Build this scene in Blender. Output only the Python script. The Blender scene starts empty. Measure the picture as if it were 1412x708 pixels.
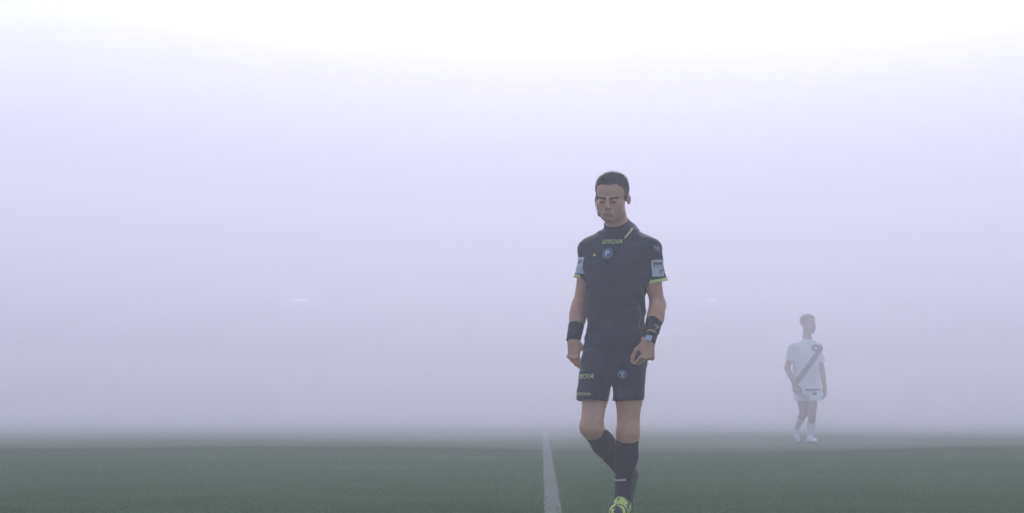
import bpy, bmesh, math, random
import numpy as np
from mathutils import Vector
from mathutils.bvhtree import BVHTree

random.seed(4)
scene = bpy.context.scene
COL = scene.collection
R = math.radians
V3 = lambda *a: np.array(a, dtype=np.float64)

# ------------------------------------------------------------------ camera
FPX, CX, CY, YH = 2650.0, 706.0, 354.0, 548.0        # focal length in photo pixels, image centre, horizon row
TILT = math.atan((YH - CY) / FPX)
CAM_H = 0.615
cam = bpy.data.cameras.new('camera'); cam_o = bpy.data.objects.new('camera', cam); COL.objects.link(cam_o)
cam.sensor_width = 36.0; cam.lens = FPX / 1412 * 36.0
cam.clip_start = 0.1; cam.clip_end = 2000
cam_o.location = (0, 0, CAM_H); cam_o.rotation_euler = (R(90) + TILT, 0, 0)
cam.dof.use_dof = False
scene.camera = cam_o


def world_pt(px, py, y):
    """point of the place seen at photo pixel (px,py), y metres in front of the camera"""
    u, v = px - CX, CY - py
    d = V3(u, FPX * math.cos(TILT) - v * math.sin(TILT), FPX * math.sin(TILT) + v * math.cos(TILT))
    return V3(0, 0, CAM_H) + d * (y / d[1])


# ------------------------------------------------------------------ materials
def new_mat(name):
    m = bpy.data.materials.new(name); m.use_nodes = True
    nt = m.node_tree
    return m, nt, nt.nodes['Principled BSDF']


def rgb(c): return (c[0], c[1], c[2], 1.0)


def mat(name, c0, c1=None, rough=0.7, scale=30, bump=0.0, bscale=200, spec=0.3, sheen=0.0):
    m, nt, b = new_mat(name)
    b.inputs['Roughness'].default_value = rough
    b.inputs['Specular IOR Level'].default_value = spec
    b.inputs['Sheen Weight'].default_value = sheen
    tc = nt.nodes.new('ShaderNodeTexCoord')
    if c1 is None:
        c1 = tuple(x * 1.15 for x in c0)
    n = nt.nodes.new('ShaderNodeTexNoise'); n.inputs['Scale'].default_value = scale; n.inputs['Detail'].default_value = 4
    nt.links.new(tc.outputs['Object'], n.inputs['Vector'])
    mx = nt.nodes.new('ShaderNodeMix'); mx.data_type = 'RGBA'
    mx.inputs[6].default_value = rgb(c0); mx.inputs[7].default_value = rgb(c1)
    nt.links.new(n.outputs['Fac'], mx.inputs[0])
    nt.links.new(mx.outputs[2], b.inputs['Base Color'])
    if bump:
        n2 = nt.nodes.new('ShaderNodeTexNoise'); n2.inputs['Scale'].default_value = bscale; n2.inputs['Detail'].default_value = 3
        nt.links.new(tc.outputs['Object'], n2.inputs['Vector'])
        bp = nt.nodes.new('ShaderNodeBump'); bp.inputs['Strength'].default_value = bump; bp.inputs['Distance'].default_value = 0.004
        nt.links.new(n2.outputs['Fac'], bp.inputs['Height'])
        nt.links.new(bp.outputs['Normal'], b.inputs['Normal'])
    return m


def skin_mat(name, base, stub, lip):
    m, nt, b = new_mat(name)
    b.inputs['Roughness'].default_value = 0.5
    b.inputs['Specular IOR Level'].default_value = 0.35
    tc = nt.nodes.new('ShaderNodeTexCoord')
    n = nt.nodes.new('ShaderNodeTexNoise'); n.inputs['Scale'].default_value = 38; n.inputs['Detail'].default_value = 5
    nt.links.new(tc.outputs['Object'], n.inputs['Vector'])
    mx = nt.nodes.new('ShaderNodeMix'); mx.data_type = 'RGBA'
    mx.inputs[6].default_value = rgb((base[0] * .78, base[1] * .70, base[2] * .72)); mx.inputs[7].default_value = rgb(tuple(min(.92, x * 1.2) for x in base))
    nt.links.new(n.outputs['Fac'], mx.inputs[0])
    prev = mx.outputs[2]
    for an, c in (('beard', stub), ('lip', lip)):
        a = nt.nodes.new('ShaderNodeAttribute'); a.attribute_name = an
        m2 = nt.nodes.new('ShaderNodeMix'); m2.data_type = 'RGBA'
        m2.inputs[7].default_value = rgb(c)
        nt.links.new(a.outputs['Fac'], m2.inputs[0]); nt.links.new(prev, m2.inputs[6])
        prev = m2.outputs[2]
    nt.links.new(prev, b.inputs['Base Color'])
    return m


BLACK = (0.012, 0.013, 0.016)
M_shirt = mat('black_jersey', (0.011, 0.020, 0.034), (0.018, 0.029, 0.046), .75, 9, .25, 500, .25, .15)
M_short = mat('black_shorts_cloth', (0.010, 0.019, 0.031), (0.017, 0.027, 0.042), .75, 9, .25, 500, .25, .15)
M_sock = mat('black_sock_knit', (0.009, 0.016, 0.020), (0.016, 0.024, 0.028), .9, 30, .35, 400, .1, .1)
M_yellow = mat('fluorescent_yellow', (0.88, 0.86, 0.30), (0.92, 0.90, 0.42), .6, 60)
M_print = mat('yellow_print', (0.66, 0.70, 0.24), (0.80, 0.82, 0.38), .6, 60)
M_white = mat('white_print', (0.62, 0.63, 0.70), (0.74, 0.74, 0.78), .6, 60)
M_blue = mat('blue_emblem', (0.10, 0.125, 0.26), (0.14, 0.165, 0.31), .6, 60)
M_greyp = mat('grey_print', (0.22, 0.23, 0.28), (0.34, 0.35, 0.4), .6, 60)
M_darkp = mat('dark_print', (0.03, 0.03, 0.06), (0.05, 0.05, 0.09), .6, 60)
M_hair = mat('dark_cropped_hair', (0.075, 0.063, 0.060), (0.15, 0.125, 0.118), .75, 90, .8, 260, .3)
M_brow = mat('eyebrow_hair', (0.075, 0.05, 0.042), (0.11, 0.08, 0.065), .8, 200)
M_eye = mat('dark_eye', (0.03, 0.025, 0.025), (0.06, 0.05, 0.05), .25, 60)
M_skin = skin_mat('tanned_skin', (0.82, 0.42, 0.265), (0.54, 0.31, 0.22), (0.48, 0.20, 0.17))
M_band = mat('black_wristband', (0.012, 0.012, 0.016), (0.03, 0.03, 0.036), .6, 40, .3, 300)
M_lens = mat('watch_glass', (0.45, 0.48, 0.52), (0.6, 0.62, 0.66), .2, 30)
M_boot = mat('black_boot_leather', (0.015, 0.016, 0.016), (0.04, 0.042, 0.036), .5, 40, .2, 200)
M_sole = mat('boot_sole', (0.02, 0.02, 0.02), (0.05, 0.05, 0.05), .6, 40)
M_tape = mat('pale_sock_tape', (0.42, 0.44, 0.46), (0.55, 0.57, 0.58), .7, 60)
M_metal = mat('silver_whistle_metal', (0.55, 0.55, 0.58), (0.7, 0.7, 0.72), .25, 60)
M_mic = mat('headset_plastic', (0.02, 0.02, 0.022), (0.04, 0.04, 0.044), .5, 60)


# ------------------------------------------------------------------ solid modelling on a distance grid
def smin(a, b, k):
    if k <= 0: return np.minimum(a, b)
    h = np.clip(.5 + .5 * (b - a) / k, 0, 1)
    return b + (a - b) * h - k * h * (1 - h)


def smax(a, b, k): return -smin(-a, -b, k)


_noise_cache = {}
def vnoise(X, Y, Z, freq, seed=0):
    if seed not in _noise_cache:
        _noise_cache[seed] = np.random.RandomState(seed).rand(32, 32, 32).astype(np.float32) * 2 - 1
    T = _noise_cache[seed]
    X, Y, Z = np.broadcast_arrays(X, Y, Z)
    out = 0
    q = [X * freq + 100.3, Y * freq + 57.7, Z * freq + 31.1]
    i = [np.floor(v).astype(np.int32) for v in q]
    f = [(v - w).astype(np.float32) for v, w in zip(q, i)]
    f = [v * v * (3 - 2 * v) for v in f]
    for dx in (0, 1):
        for dy in (0, 1):
            for dz in (0, 1):
                w = (f[0] if dx else 1 - f[0]) * (f[1] if dy else 1 - f[1]) * (f[2] if dz else 1 - f[2])
                out = out + w * T[(i[0] + dx) & 31, (i[1] + dy) & 31, (i[2] + dz) & 31]
    return out


class Field:
    def __init__(s, lo, hi, h):
        s.lo = np.array(lo, float) - 3 * h; s.h = h
        n = np.ceil((np.array(hi, float) + 3 * h - s.lo) / h).astype(int) + 1
        s.n = n; s.F = np.full(n, 1.0, np.float32)
        s.ax = [(s.lo[i] + h * np.arange(n[i])).astype(np.float32) for i in range(3)]

    def sub(s, lo, hi, m):
        sl = []
        for i in range(3):
            a = max(0, int((lo[i] - m - s.lo[i]) / s.h)); b = min(s.n[i], int((hi[i] + m - s.lo[i]) / s.h) + 2)
            if b <= a: return None
            sl.append(slice(a, b))
        X = s.ax[0][sl[0]][:, None, None]; Y = s.ax[1][sl[1]][None, :, None]; Z = s.ax[2][sl[2]][None, None, :]
        return tuple(sl), X, Y, Z

    def op(s, fn, lo, hi, k=0.0, mode='u', m=None):
        q = s.sub(lo, hi, (k + 5 * s.h + .006) if m is None else m)
        if q is None: return
        sl, X, Y, Z = q
        d = fn(X, Y, Z).astype(np.float32)
        s.F[sl] = smin(s.F[sl], d, k) if mode == 'u' else (smax(s.F[sl], -d, k) if mode == 's' else smax(s.F[sl], d, k))

    # primitives -----------------------------------------------------
    def cap(s, a, b, ra, rb, k=.02, mode='u', cuts=(), flat=None, disp=None):
        """tapered round bar; flat = (direction, factor) squeezes it along that direction; cuts = [(point, normal)] keeps the side behind the normal"""
        a = np.array(a, float); b = np.array(b, float); ab = b - a; L2 = ab @ ab + 1e-12
        r = max(ra, rb) * (max(1.0, 1.0 if flat is None else flat[1]))
        def fn(X, Y, Z):
            t = np.clip(((X - a[0]) * ab[0] + (Y - a[1]) * ab[1] + (Z - a[2]) * ab[2]) / L2, 0, 1)
            px, py, pz = X - a[0] - t * ab[0], Y - a[1] - t * ab[1], Z - a[2] - t * ab[2]
            q = px * px + py * py + pz * pz
            if flat is not None:
                f = np.array(flat[0], float); f = f / np.linalg.norm(f)
                w = px * f[0] + py * f[1] + pz * f[2]
                q = q + w * w * (1 / flat[1] ** 2 - 1)
            d = np.sqrt(np.maximum(q, 0)) - (ra + (rb - ra) * t)
            if disp is not None: d = d + disp(X, Y, Z)
            for p, nn in cuts:
                d = np.maximum(d, (X - p[0]) * nn[0] + (Y - p[1]) * nn[1] + (Z - p[2]) * nn[2])
            return d
        s.op(fn, np.minimum(a, b) - r, np.maximum(a, b) + r, k, mode)

    def ell(s, c, r, axes=None, k=.02, mode='u'):
        c = np.array(c, float); A = np.eye(3) if axes is None else np.array(axes, float)
        def fn(X, Y, Z):
            x, y, z = X - c[0], Y - c[1], Z - c[2]
            l = [(A[i][0] * x + A[i][1] * y + A[i][2] * z) for i in range(3)]
            k0 = np.sqrt(sum((l[i] / r[i]) ** 2 for i in range(3)) + 1e-9)
            k1 = np.sqrt(sum((l[i] / r[i] ** 2) ** 2 for i in range(3)) + 1e-9)
            return k0 * (k0 - 1) / k1
        rr = max(r); s.op(fn, c - rr, c + rr, k, mode)

    def box(s, c, half, rad, axes, k=.01, mode='u'):
        c = np.array(c, float); A = np.array(axes, float)
        def fn(X, Y, Z):
            x, y, z = X - c[0], Y - c[1], Z - c[2]
            l = [np.abs(A[i][0] * x + A[i][1] * y + A[i][2] * z) - half[i] + rad for i in range(3)]
            o = np.sqrt(sum(np.maximum(v, 0) ** 2 for v in l))
            return o + np.minimum(np.maximum(np.maximum(l[0], l[1]), l[2]), 0) - rad
        rr = float(np.linalg.norm(half)); s.op(fn, c - rr, c + rr, k, mode)

    def loft(s, st, yaw, k=.02, mode='u', zlo=None, zhi=None, p=2.4, disp=None, grow=0.0):
        """upright body section: st = rows (z, cx, cy, half width, half depth)"""
        st = np.array(sorted(st), float); z = st[:, 0]
        zz = np.linspace(z[0], z[-1], 120)
        def sm(v):
            w = np.interp(zz, z, v); kk = np.ones(9) / 9
            return np.convolve(np.pad(w, 4, mode='edge'), kk, 'valid')
        tab = [sm(st[:, i]) for i in range(1, 5)]
        c, sn = math.cos(yaw), math.sin(yaw)
        lo = V3((st[:, 1] - st[:, 3]).min() - .05, (st[:, 2] - st[:, 3]).min() - .05, z[0]); hi = V3((st[:, 1] + st[:, 3]).max() + .05, (st[:, 2] + st[:, 3]).max() + .05, z[-1])
        zl = z[0] if zlo is None else zlo; zh = z[-1] if zhi is None else zhi
        def fn(X, Y, Z):
            cx, cy, rx, ry = [np.interp(Z.ravel(), zz, t).astype(np.float32).reshape(Z.shape) for t in tab]
            rx = rx + grow; ry = ry + grow
            x, y = X - cx, Y - cy
            a = x * c - y * sn; b = -x * sn - y * c
            q = (np.abs(a / rx) ** p + np.abs(b / ry) ** p + 1e-9) ** (1 / p)
            d = (q - 1) * np.minimum(rx, ry)
            if disp is not None: d = d + disp(X, Y, Z)
            return np.maximum(np.maximum(d, zl - Z), Z - zh)
        s.op(fn, lo, hi, k, mode)

    def mesh(s):
        F = s.F; h = s.h
        sg = F < 0
        c = np.zeros(np.array(F.shape) - 1, np.int8)
        for dx in (0, 1):
            for dy in (0, 1):
                for dz in (0, 1):
                    c += sg[dx:F.shape[0] - 1 + dx, dy:F.shape[1] - 1 + dy, dz:F.shape[2] - 1 + dz]
        act = (c > 0) & (c < 8)
        I = np.array(np.nonzero(act)).T
        if len(I) == 0: return np.zeros((0, 3)), np.zeros((0, 4), int)
        idm = np.full(act.shape, -1, np.int32); idm[act] = np.arange(len(I))
        acc = np.zeros((len(I), 3)); cnt = np.zeros(len(I))
        corner = [(a, b, d) for a in (0, 1) for b in (0, 1) for d in (0, 1)]
        for p in corner:
            for axx in range(3):
                if p[axx]: continue
                q = list(p); q[axx] = 1
                f0 = F[I[:, 0] + p[0], I[:, 1] + p[1], I[:, 2] + p[2]]; f1 = F[I[:, 0] + q[0], I[:, 1] + q[1], I[:, 2] + q[2]]
                cr = (f0 < 0) != (f1 < 0)
                t = np.where(cr, f0 / np.where(cr, f0 - f1, 1), 0)
                pos = np.tile(np.array(p, float), (len(I), 1)); pos[:, axx] += t
                acc[cr] += pos[cr]; cnt[cr] += 1
        v = s.lo + h * (I + acc / np.maximum(cnt, 1)[:, None])
        quads = []
        for axx in range(3):
            o = [1 if j != axx else 0 for j in range(3)]
            sl0 = tuple(slice(o[j], F.shape[j] - 1) for j in range(3))
            sl1 = tuple(slice(o[j] + (1 if j == axx else 0), F.shape[j] - 1 + (1 if j == axx else 0)) for j in range(3))
            a, b = sg[sl0], sg[sl1]
            E = np.array(np.nonzero(a != b)).T + np.array(o)
            if len(E) == 0: continue
            fl = sg[E[:, 0], E[:, 1], E[:, 2]]
            u, w = (axx + 1) % 3, (axx + 2) % 3
            def cid(du, dw):
                J = E.copy(); J[:, u] -= du; J[:, w] -= dw
                return idm[J[:, 0], J[:, 1], J[:, 2]]
            Q = np.stack([cid(1, 1), cid(0, 1), cid(0, 0), cid(1, 0)], 1)
            Q[~fl] = Q[~fl][:, ::-1]
            quads.append(Q)
        return v, np.concatenate(quads)


def relax(v, q, it=2, lam=.5):
    for _ in range(it):
        acc = np.zeros_like(v); cnt = np.zeros(len(v))
        for i in range(4):
            for j in (1, 3):
                np.add.at(acc, q[:, i], v[q[:, (i + j) % 4]]); np.add.at(cnt, q[:, i], 1)
        v = v + lam * (acc / np.maximum(cnt, 1)[:, None] - v)
    return v


def link(name, me, m, parent=None, loc=None):
    o = bpy.data.objects.new(name, me); COL.objects.link(o)
    if m is not None and len(me.materials) == 0: me.materials.append(m)
    if parent is not None: o.parent = parent
    if loc is not None: o.location = loc
    return o


def field_obj(name, fld, m, parent, origin=(0, 0, 0), smooth=2, attrs=None):
    v, q = fld.mesh()
    v = relax(v, q, smooth)
    me = bpy.data.meshes.new(name)
    me.vertices.add(len(v)); me.vertices.foreach_set('co', (v - np.array(origin)).astype(np.float32).ravel())
    me.loops.add(q.size); me.loops.foreach_set('vertex_index', q.astype(np.int32).ravel())
    me.polygons.add(len(q)); me.polygons.foreach_set('loop_start', (np.arange(len(q)) * 4).astype(np.int32))
    me.polygons.foreach_set('use_smooth', np.ones(len(q), bool))
    me.update(calc_edges=True); me.validate()
    if attrs:
        for an, fn in attrs.items():
            at = me.attributes.new(an, 'FLOAT', 'POINT'); at.data.foreach_set('value', fn(v).astype(np.float32))
    return link(name, me, m, parent)


def add_strands(o, C, A, sc, n, ltop, lside, seed=1, parent_loc=(0, 0, 0)):
    """fine short hairs standing out of a hair cap, in the same mesh"""
    me = o.data; bm = bmesh.new(); bm.from_mesh(me); bm.normal_update()
    rs = np.random.RandomState(seed); vv = [(v.co.copy(), v.normal.copy()) for v in bm.verts]
    for i in rs.randint(0, len(vv), n):
        p, nn = vv[i]
        l = (np.array(p) - C) @ A.T / sc
        if nn.length < .5 or np.array(nn) @ (np.array(p) - C) < 0: continue
        t = min(1, max(0, (l[2] - .05) / .05)); L = (lside + (ltop - lside) * t) * (.6 + .8 * rs.rand()) * sc
        d = (nn * 1.0 + Vector(A[1]) * (.35 * t) + Vector(A[2]) * (.5 * t - .35 * (1 - t)) + Vector(rs.normal(0, .28, 3))).normalized()
        sd = d.cross(Vector(rs.normal(0, 1, 3))).normalized() * .0007
        q = p - nn * .001
        bm.faces.new((bm.verts.new(q - sd), bm.verts.new(q + sd), bm.verts.new(q + d * L)))
    bm.to_mesh(me); bm.free()


def tag(o, label=None, cat=None, group=None, kind=None):
    if label: o['label'] = label
    if cat: o['category'] = cat
    if group: o['group'] = group
    if kind: o['kind'] = kind
    return o


def empty(name, loc):
    o = bpy.data.objects.new(name, None); COL.objects.link(o); o.location = loc; o.empty_display_size = .3
    return o


def tube_mesh(name, pts, r, sides=8, flat=1.0):
    bm = bmesh.new(); pts = [Vector(p) for p in pts]; rings = []
    for i, p in enumerate(pts):
        t = (pts[min(i + 1, len(pts) - 1)] - pts[max(i - 1, 0)]).normalized()
        up = Vector((0, 0, 1)) if abs(t.z) < .9 else Vector((0, 1, 0))
        a = t.cross(up).normalized(); b = a.cross(t).normalized()
        rr = r[i] if isinstance(r, (list, tuple)) else r
        rings.append([bm.verts.new(p + rr * (math.cos(2 * math.pi * k / sides) * a + flat * math.sin(2 * math.pi * k / sides) * b)) for k in range(sides)])
    for i in range(len(rings) - 1):
        for k in range(sides):
            f = bm.faces.new((rings[i][k], rings[i][(k + 1) % sides], rings[i + 1][(k + 1) % sides], rings[i + 1][k])); f.smooth = True
    bm.faces.new(rings[0][::-1]); bm.faces.new(rings[-1])
    bmesh.ops.recalc_face_normals(bm, faces=bm.faces)
    me = bpy.data.meshes.new(name); bm.to_mesh(me); bm.free()
    return me


# ---- prints sewn onto cloth: flat shapes laid onto the garment's own surface
def bvh_of(*obs):
    vs, ps = [], []
    for ob in obs:
        b = len(vs)
        vs += [v.co.copy() for v in ob.data.vertices]
        ps += [tuple(b + i for i in p.vertices) for p in ob.data.polygons]
    return BVHTree.FromPolygons(vs, ps)


def lay(name, bm, bvh, origin, right, up, m, parent, off=.002, thick=.0015):
    """press a flat bmesh (x right, y up, metres) onto the surface found behind it"""
    right = Vector(right).normalized(); up = Vector(up).normalized(); nrm = right.cross(up).normalized()   # out of the cloth
    bmesh.ops.triangulate(bm, faces=bm.faces)
    for _ in range(4):
        es = [e for e in bm.edges if e.calc_length() > .012]
        if not es: break
        bmesh.ops.subdivide_edges(bm, edges=es, cuts=1); bmesh.ops.triangulate(bm, faces=bm.faces)
    kill = []
    for v in bm.verts:
        p = Vector(origin) + right * v.co.x + up * v.co.y + nrm * .25
        hit, n, i, d = bvh.ray_cast(p, -nrm, .6)
        if hit is None: kill.append(v)
        else: v.co = hit + nrm * off
    bmesh.ops.delete(bm, geom=kill, context='VERTS')
    me = bpy.data.meshes.new(name); bm.to_mesh(me); bm.free()
    o = link(name, me, m, parent)
    md = o.modifiers.new('thickness', 'SOLIDIFY'); md.thickness = thick; md.offset = 0
    return o


def text_bm(body, height, shear=0.0, width=None, bold=.0):
    cu = bpy.data.curves.new('lettering', 'FONT'); cu.body = body; cu.shear = shear; cu.align_x = 'CENTER'; cu.align_y = 'CENTER'
    cu.offset = bold; cu.resolution_u = 3
    to = bpy.data.objects.new('lettering', cu); COL.objects.link(to)
    bpy.context.view_layer.update()
    me = bpy.data.meshes.new_from_object(to.evaluated_get(bpy.context.evaluated_depsgraph_get()))
    bm = bmesh.new(); bm.from_mesh(me)
    bpy.data.objects.remove(to); bpy.data.meshes.remove(me)
    xs = [v.co.x for v in bm.verts]; ys = [v.co.y for v in bm.verts]
    cx, cy = (max(xs) + min(xs)) / 2, (max(ys) + min(ys)) / 2
    sy = height / (max(ys) - min(ys)); sx = sy if width is None else width / (max(xs) - min(xs))
    for v in bm.verts: v.co = ((v.co.x - cx) * sx, (v.co.y - cy) * sy, 0)
    return bm


def poly_bm(*polys):
    bm = bmesh.new()
    for pl in polys:
        bm.faces.new([bm.verts.new((x, y, 0)) for x, y in pl])
    return bm


def rect(x0, y0, x1, y1): return [(x0, y0), (x1, y0), (x1, y1), (x0, y1)]
def disc(r, cx=0, cy=0, n=24, sy=1): return [(cx + r * math.cos(2 * math.pi * i / n), cy + sy * r * math.sin(2 * math.pi * i / n)) for i in range(n)]
def ring_bm(r0, r1, n=28):
    bm = bmesh.new()
    a = [bm.verts.new((r0 * math.cos(2 * math.pi * i / n), r0 * math.sin(2 * math.pi * i / n), 0)) for i in range(n)]
    b = [bm.verts.new((r1 * math.cos(2 * math.pi * i / n), r1 * math.sin(2 * math.pi * i / n), 0)) for i in range(n)]
    for i in range(n): bm.faces.new((a[i], a[(i + 1) % n], b[(i + 1) % n], b[i]))
    return bm


def frame(yaw, pitch=0.0, roll=0.0):
    """rows: to the person's left, forwards, up; yaw turns the front towards picture left"""
    L = V3(math.cos(yaw), -math.sin(yaw), 0); F = V3(-math.sin(yaw), -math.cos(yaw), 0); U = V3(0, 0, 1)
    F2 = F * math.cos(pitch) - U * math.sin(pitch); U2 = U * math.cos(pitch) + F * math.sin(pitch)
    L3 = L * math.cos(roll) + U2 * math.sin(roll); U3 = U2 * math.cos(roll) - L * math.sin(roll)
    return np.array([L3, F2, U3])


def unit(v): return np.array(v, float) / np.linalg.norm(v)


# ------------------------------------------------------------------ anatomy pieces
def add_head(f, C, A, sc):
    def W(a, b, c): return C + sc * (a * 1.10 * A[0] + b * A[1] + c * A[2])
    def E(a, b, c, ra, rb, rc, k=.02, mode='u', ax=None): f.ell(W(a, b, c), (ra * 1.10 * sc, rb * sc, rc * sc), A if ax is None else ax, k * sc, mode)
    E(0, -.014, .043, .075, .097, .080)                       # skull
    E(0, .035, .050, .064, .055, .055)                        # forehead
    E(0, .022, -.045, .056, .066, .062, .03)                  # jaw
    E(0, .068, -.090, .027, .026, .024, .026)                 # chin
    for s in (-1, 1):
        E(s * .040, .053, -.022, .028, .033, .027, .02)       # cheek bones
        E(s * .035, .050, -.056, .022, .030, .026, .025)      # cheeks
        f.cap(W(s * .046, .020, -.070), W(s * .020, .070, -.090), .017 * sc, .015 * sc, .025 * sc)   # jaw line
        f.cap(W(s * .014, .086, .018), W(s * .046, .073, .017), .009 * sc, .007 * sc, .014 * sc)     # brow ridge
    E(0, .088, -.066, .027, .018, .022, .015)                 # mouth mound
    f.cap(W(0, .088, .014), W(0, .108, -.018), .0085 * sc, .0095 * sc, .010 * sc); E(0, .1125, -.028, .0125, .012, .0105, .008)
    for s in (-1, 1): E(s * .007, .109, -.0415, .0038, .006, .0035, .003, 's')
    for s in (-1, 1):
        E(s * .0125, .0995, -.034, .0085, .011, .0075, .007)    # nostril wings
        E(s * .031, .096, -.002, .016, .013, .0095, .010, 's')  # socket
        E(s * .031, .076, -.001, .0150, .0150, .0135, .004)   # lowered lid
    f.cap(W(-.021, .0985, -.063), W(.021, .0985, -.063), .0048 * sc, .0048 * sc, .006 * sc)
    E(0, .103, -.0605, .012, .0055, .005, .006)
    f.cap(W(-.017, .098, -.073), W(.017, .098, -.073), .006 * sc, .006 * sc, .006 * sc)
    f.cap(W(-.022, .1075, -.0675), W(.022, .1075, -.0675), .0022 * sc, .0022 * sc, .003 * sc, 's')
    E(0, .100, -.084, .020, .007, .005, .006, 's')
    for s in (-1, 1):                                          # ears
        ax = np.array([unit(A[0] * s * .85 + A[1] * .40), unit(A[1] * .85 - A[0] * s * .40), A[2]])
        E(s * .0800, -.012, -.004, .0060, .0165, .0285, .007, 'u', ax)
        E(s * .0870, -.006, -.001, .005, .0085, .016, .004, 's', ax)
        E(s * .078, .000, -.006, .007, .007, .010, .006)


def hair_field(C, A, sc, h, thick=.006, top=.010, seed=3, rough=.0025):
    rr = .16 * sc
    f = Field(C - rr, C + rr, h)
    hl_b = np.array([-.14, -.095, -.06, -.035, -.02, .004, .012, .022, .032, .044, .056, .068, .080, .13])
    hl_c = np.array([-.030, -.030, -.025, -.010, .026, .030, .000, .006, .034, .056, .072, .082, .088, .090])
    def fn(X, Y, Z):
        x, y, z = (X - C[0]) / sc, (Y - C[1]) / sc, (Z - C[2]) / sc
        a = (A[0][0] * x + A[0][1] * y + A[0][2] * z) / 1.10; b = A[1][0] * x + A[1][1] * y + A[1][2] * z; c = A[2][0] * x + A[2][1] * y + A[2][2] * z
        def el(ca, cb, cc, r):
            q0 = np.sqrt(((a - ca) / r[0]) ** 2 + ((b - cb) / r[1]) ** 2 + ((c - cc) / r[2]) ** 2 + 1e-9)
            q1 = np.sqrt(((a - ca) / r[0] ** 2) ** 2 + ((b - cb) / r[1] ** 2) ** 2 + ((c - cc) / r[2] ** 2) ** 2 + 1e-9)
            return q0 * (q0 - 1) / q1
        d = smin(el(0, -.014, .043, (.075, .097, .080)), el(0, .035, .050, (.064, .055, .055)), .02)
        d = smin(d, el(0, .0, -.01, (.069, .075, .06)), .03)
        t = thick * np.clip((c + .01) / .06, .35, 1) + (top - thick) * np.clip((c - .06) / .05, 0, 1)
        n = vnoise(x, y, z, 95, seed) * rough + vnoise(x, y, z * .5, 190, seed + 1) * rough * .7
        edge = np.interp(b.ravel(), hl_b, hl_c).reshape(b.shape) + vnoise(x, y, z, 60, seed + 2) * .005 + vnoise(x, y, z, 170, seed + 5) * .004 - .006 * np.exp(-((np.abs(a) - .045) / .014) ** 2) * -1.6 * (b > .02)
        fade = np.clip((c - edge) / .04, 0.0, 1)
        d = d - t * (.02 + .98 * fade) + n * (.35 + .65 * fade)
        return np.maximum(d, (edge - c) * .8) * sc
    f.op(fn, C - rr, C + rr, 0, 'u', .01)
    return f


def add_hand(f, wrist, d, n, t, curls, thumb, sc=1.0, k=.006):
    """wrist point; d along the hand, n out of the palm, t to the thumb side; curls = per finger (knuckle, middle, tip) in degrees"""
    d, n, t = unit(d), unit(n), unit(t)
    tips = []
    f.box(wrist + d * .050 * sc, (.048 * sc, .0135 * sc, .037 * sc), .0125 * sc, (d, n, t), .012)
    f.cap(wrist - d * .015 * sc, wrist + d * .025 * sc, .0235 * sc, .025 * sc, .015, flat=(n, .72))
    f.cap(wrist + d * .02 * sc + t * .024 * sc + n * .006 * sc, wrist + d * .055 * sc + t * .030 * sc + n * .008 * sc, .014 * sc, .013 * sc, .01)
    spec = [(.033, .094, (.043, .026, .022), .0088), (.0115, .098, (.047, .030, .024), .0090), (-.0105, .095, (.044, .028, .023), .0086), (-.0315, .088, (.034, .021, .020), .0076)]
    for (to, do, ls, r), cu in zip(spec, curls):
        p = wrist + (d * do + t * to) * sc
        f.ell(p - n * .004 * sc, (.0115 * sc,) * 3, None, .008)
        ang = 0.0; spread = t * to * 1.5
        for j, (l, a) in enumerate(zip(ls, cu)):
            ang += R(a)
            dirv = unit(d * math.cos(ang) + n * math.sin(ang) + spread * (1.2 if j == 0 else .3))
            q = p + dirv * l * sc
            f.cap(p, q, r * (1 - .07 * j) * sc, r * (.95 - .08 * j) * sc, .0015)
            p = q
        tips.append(p)
    p = wrist + (d * .028 + t * .032 + n * .010) * sc
    for (l, r0, r1), (ad, at, an) in zip(((.042, .0135, .0115), (.033, .0112, .0102), (.027, .0105, .0085)), thumb):
        q = p + unit(d * ad + t * at + n * an) * l * sc
        f.cap(p, q, r0 * sc, r1 * sc, .005); p = q
    tips.append(p)
    return tips


# ------------------------------------------------------------------ sky, sun, air
world = bpy.data.worlds.new('World'); scene.world = world; world.use_nodes = True
wn = world.node_tree; bg = wn.nodes['Background']
sky = wn.nodes.new('ShaderNodeTexSky'); sky.sky_type = 'NISHITA'; sky.sun_disc = False
SUN_EL, SUN_AZ = R(41), R(3)          # high behind the fog, ahead of the camera
sky.sun_elevation = SUN_EL; sky.sun_rotation = SUN_AZ
sky.air_density = 1.0; sky.dust_density = 1.5; sky.ozone_density = 1.0; sky.altitude = 50
wn.links.new(sky.outputs['Color'], bg.inputs['Color']); bg.inputs['Strength'].default_value = 0.15
sl = bpy.data.lights.new('sun', 'SUN'); sl.energy = 2.0; sl.angle = R(14); sl.color = (.97, .95, 1.0)
so = bpy.data.objects.new('sun', sl); COL.objects.link(so)
sd = Vector((math.sin(SUN_AZ) * math.cos(SUN_EL), math.cos(SUN_AZ) * math.cos(SUN_EL), math.sin(SUN_EL)))
so.rotation_euler = sd.to_track_quat('Z', 'Y').to_euler(); so.location = (0, 20, 40)


def volume_mat(name, density, color, g):
    m = bpy.data.materials.new(name); m.use_nodes = True; nt = m.node_tree
    nt.nodes.remove(nt.nodes['Principled BSDF'])
    v = nt.nodes.new('ShaderNodeVolumePrincipled')
    v.inputs['Density'].default_value = density; v.inputs['Color'].default_value = rgb(color); v.inputs['Anisotropy'].default_value = g
    nt.links.new(v.outputs['Volume'], nt.nodes['Material Output'].inputs['Volume'])
    return m


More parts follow.
